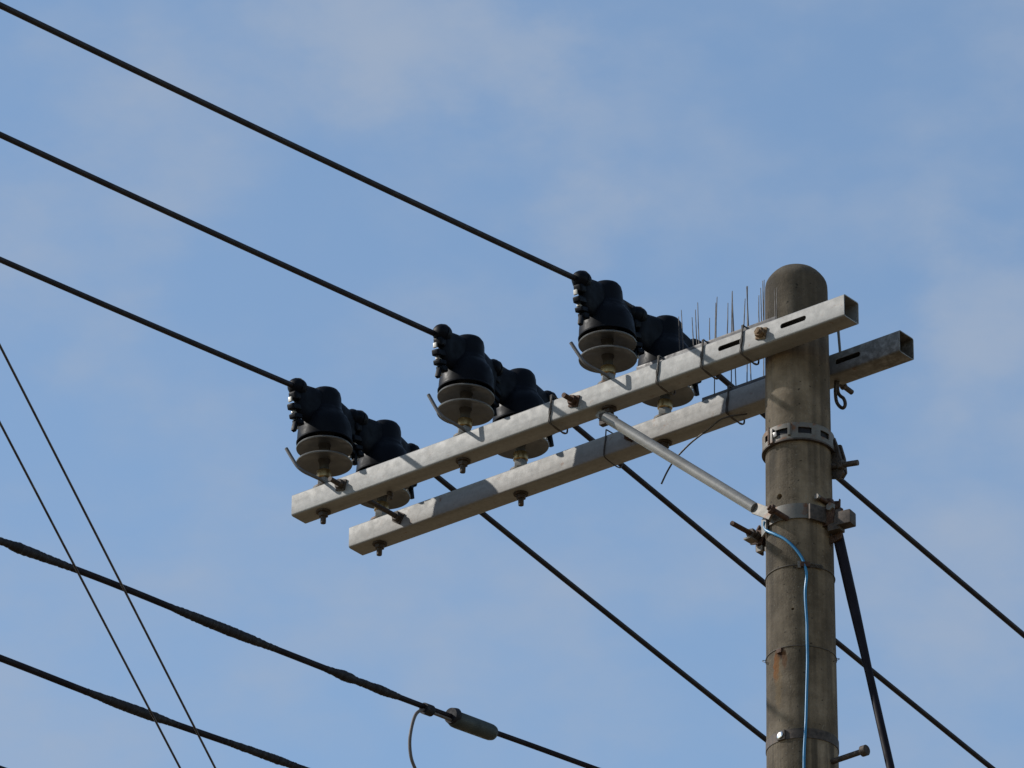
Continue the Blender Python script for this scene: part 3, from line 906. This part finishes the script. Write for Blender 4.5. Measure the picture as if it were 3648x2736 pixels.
# hook, stub and rod on the far arm right of the pole
hk = smooth_path([(.042, .141, -.036), (.041, .140, -.056), (.040, .140, -.079), (.043, .140, -.107), (.053, .140, -.127), (.066, .140, -.1385), (.0745, .140, -.134), (.0735, .142, -.119), (.065, .145, -.102), (.053, .147, -.090), (.045, .148, -.076), (.043, .147, -.056), (.044, .147, -.037)], 6)
solo('wire_hook', MB().tube(hk, .0055, 12), M_BOLT, (.042, .14, -.036), 'dark steel loop hanging under far crossarm right beside the pole', 'hook')
solo('bolt_stub', MB().tube([(.036, YB+2*H-.012, -.0315), (.036, YB+2*H+.052, -.0365)], .0082, 14).hexnut((.036, YB+2*H+.008, -.033), 'Y', .0125, .011), M_BOLT, (.036, YB+2*H, -.034), 'short dark bolt stub poking out behind far crossarm above the wire loop', 'bolt')
solo('upright_rod', MB().tube([(.060, YBC, H), (.0575, YBC, .075), (.052, YBC, .150), (.049, YBC, .20)], .0042, 10), M_GALV_OLD, (.06, YBC, H), 'short pale upright rod on far crossarm just right of the pole', 'rod')
solo('under_bolt', MB().tube([(-1.503, YF+2*H-.012, -H+.002), (-1.503, YF+2*H-.008, -H-.026)], .0065, 12).hexnut((-1.503, YF+2*H-.011, -H-.008), 'Z', .011, .010), M_BOLT, (-1.503, YF+2*H-.01, -H), 'tiny dark bolt under near crossarm right of the half-hidden end insulator', 'bolt')

# ------------------------------------------------------------------ low-voltage cables, lower left
XC = -.30
def lv_cable(keys, rad, wraps, label):
    """keys (y,z) of the cable axis; rad cable radius keys; wraps = lists of (y, radius)"""
    y0, z0 = keys[0]; y1, z1 = keys[-1]
    t = thing('low_voltage_cable', (XC, y0, z0), label, 'cable', 'low-voltage cables')
    s0 = (keys[1][1]-z0)/(keys[1][0]-y0); s1 = (z1-keys[-2][1])/(y1-keys[-2][0])
    s0 = max(s0, .075)
    pts = []; rr = []
    for k in range(22, 0, -1):
        d = k*1.5
        pts.append((XC, y0-d, z0 - s0*d + .0016*d*d)); rr.append(.84*interp(rad, y0))
    core = smooth_path([(XC, a, b) for a, b in keys], 10)
    for q in core:
        pts.append(tuple(q)); rr.append(.84*interp(rad, q[1]))
    for k in range(1, 22):
        d = k*1.6
        pts.append((XC, y1+d, z1 + s1*d - .012*d*d if d < 4 else z1 + s1*4 - .192 + (s1 - .096)*(d-4))); rr.append(.84*interp(rad, y1))
    part('core', MB().tube(pts, rr, 16), M_CABLE, t)
    def zc(y):
        for a, b in zip(core[:-1], core[1:]):
            if a.y <= y <= b.y: return a.z + (b.z-a.z)*(y-a.y)/(b.y-a.y)
        return core[0].z + s0*(y-y0)
    for wr in wraps:
        a, b = wr[0][0], wr[-1][0]
        n = int((b-a)/.0045)
        P = []; R = []
        for k in range(n+1):
            y = a + (b-a)*k/n
            saw = ((y/.024 + .15*sin(y*31)) % 1.0)
            r = .76*interp(wr, y) * (1 + .06*saw) + random.uniform(-.0003, .0003)
            P.append((XC + random.uniform(-.0006, .0006), y, zc(y) + random.uniform(-.0008, .0008)))
            R.append(r)
        part('tape_wrap', MB().tube(P, R, 16), M_TAPE, t, angle=25)
    return t
kA = [(-3.9, -1.855), (-3.5, -1.817), (-3.123, -1.782), (-2.687, -1.734), (-2.28, -1.697), (-1.88, -1.657), (-1.53, -1.621), (-1.246, -1.589), (-.90, -1.546), (-.617, -1.512), (-.2, -1.462)]
lv_cable(kA, [(-3.5, .0112), (-2.7, .0108), (-1.6, .0106), (-1.4, .0096), (-.6, .0094)],
         [[(-3.6, .0115), (-3.35, .013), (-3.115, .0128), (-3.095, .0136), (-3.055, .0188), (-3.015, .0175), (-2.96, .0155), (-2.86, .0122), (-2.82, .0108)],
          [(-2.46, .0108), (-2.40, .0145), (-2.30, .0172), (-2.20, .0178), (-2.12, .0162), (-2.06, .0125), (-2.00, .0106)],
          [(-1.83, .0105), (-1.775, .0135), (-1.735, .0188), (-1.70, .0175), (-1.685, .0135), (-1.62, .0142), (-1.575, .0172), (-1.535, .0148), (-1.49, .0108)]],
         'upper thick black cable at lower left with three taped bulges and a grey sleeve')
kB = [(-3.9, -2.195), (-3.5, -2.153), (-3.101, -2.112), (-2.74, -2.080), (-2.5, -2.055), (-2.14, -2.012), (-1.93, -1.988), (-1.4, -1.925), (-.9, -1.867), (-.2, -1.785)]
lv_cable(kB, [(-3.5, .0112), (-2.0, .0105)],
         [[(-2.81, .0105), (-2.74, .0125), (-2.66, .0162), (-2.57, .0175), (-2.51, .0168), (-2.45, .0125), (-2.40, .0106)],
          [(-2.24, .0105), (-2.15, .0128), (-2.06, .0142), (-2.00, .0152), (-1.95, .0125), (-1.88, .0105)]],
         'middle thick black cable at the bottom left with two taped bulges')
kC = [(-4.0, -2.515), (-3.5, -2.460), (-3.081, -2.420), (-2.6, -2.365), (-2.0, -2.295), (-1.2, -2.20), (-.2, -2.08)]
lv_cable(kC, [(-3.5, .0112), (-2.0, .0105)], [], 'lowest black cable, only its edge showing in the bottom left corner')

cn = thing('cable_connector', (XC, -1.16, -1.577), 'grey sleeve connector clipped on the upper cable with a thin wire hanging', 'connector')
sl = []
P = []; R = []
for y, r in ((-1.259, .0165), (-1.256, .0205), (-1.248, .0238), (-1.235, .0247), (-1.11, .0243), (-1.088, .0238), (-1.078, .0215), (-1.073, .0165)):
    P.append((XC, y, -1.5905 + (y+1.246)*.118 - .002)); R.append(r)
part('sleeve', MB().tube(P, R, 26), M_SLEEVE, cn)
part('collar', MB().tube([(XC, -1.266, -1.588), (XC, -1.248, -1.5865)], [.0225, .0265], 22), M_TAPE, cn)
tp = smooth_path([(XC, -1.26, -1.601), (XC, -1.32, -1.607), (XC, -1.374, -1.6135), (XC, -1.400, -1.624), (XC, -1.420, -1.645), (XC, -1.435, -1.685), (XC, -1.443, -1.735), (XC, -1.436, -1.780), (XC, -1.416, -1.810), (XC, -1.38, -1.85), (XC, -1.32, -1.90), (XC+.02, -1.2, -1.96), (XC+.1, -.9, -2.02), (XC+.19, -.3, -2.02), (-.11, -.05, -2.05)], 7)
part('tap_wire', MB().tube(tp, .0048, 12), M_TAP, cn)
part('clip', MB().tube([(XC, -1.385, -1.6105), (XC, -1.352, -1.6065)], .0165, 16), M_TAPE, cn)

# ------------------------------------------------------------------ thin drop wires crossing on the left (nearer to the street)
for a, b, lab in (((1.9849, -5.5394), (.9783, -3.6934), 'thin brown wire slanting steeply at the left, upper right of the two'),
                  ((1.7525, -5.2854), (.9128, -3.7436), 'thin brown wire slanting steeply at the left, lower left of the two')):
    a = Vector((*a, -3.0)); b = Vector((*b, -3.0)); d = (b-a).normalized()
    pts = []
    for k in range(-26, 27):
        q = a + (b-a)*.5 + d*(k*.9)
        pts.append((q.x, q.y, -3.0 + .0008*(k*.9)**2*.25))
    solo('drop_wire', MB().tube(pts, .0027, 10), M_THIN, tuple(a), lab, 'wire', 'thin drop wires')
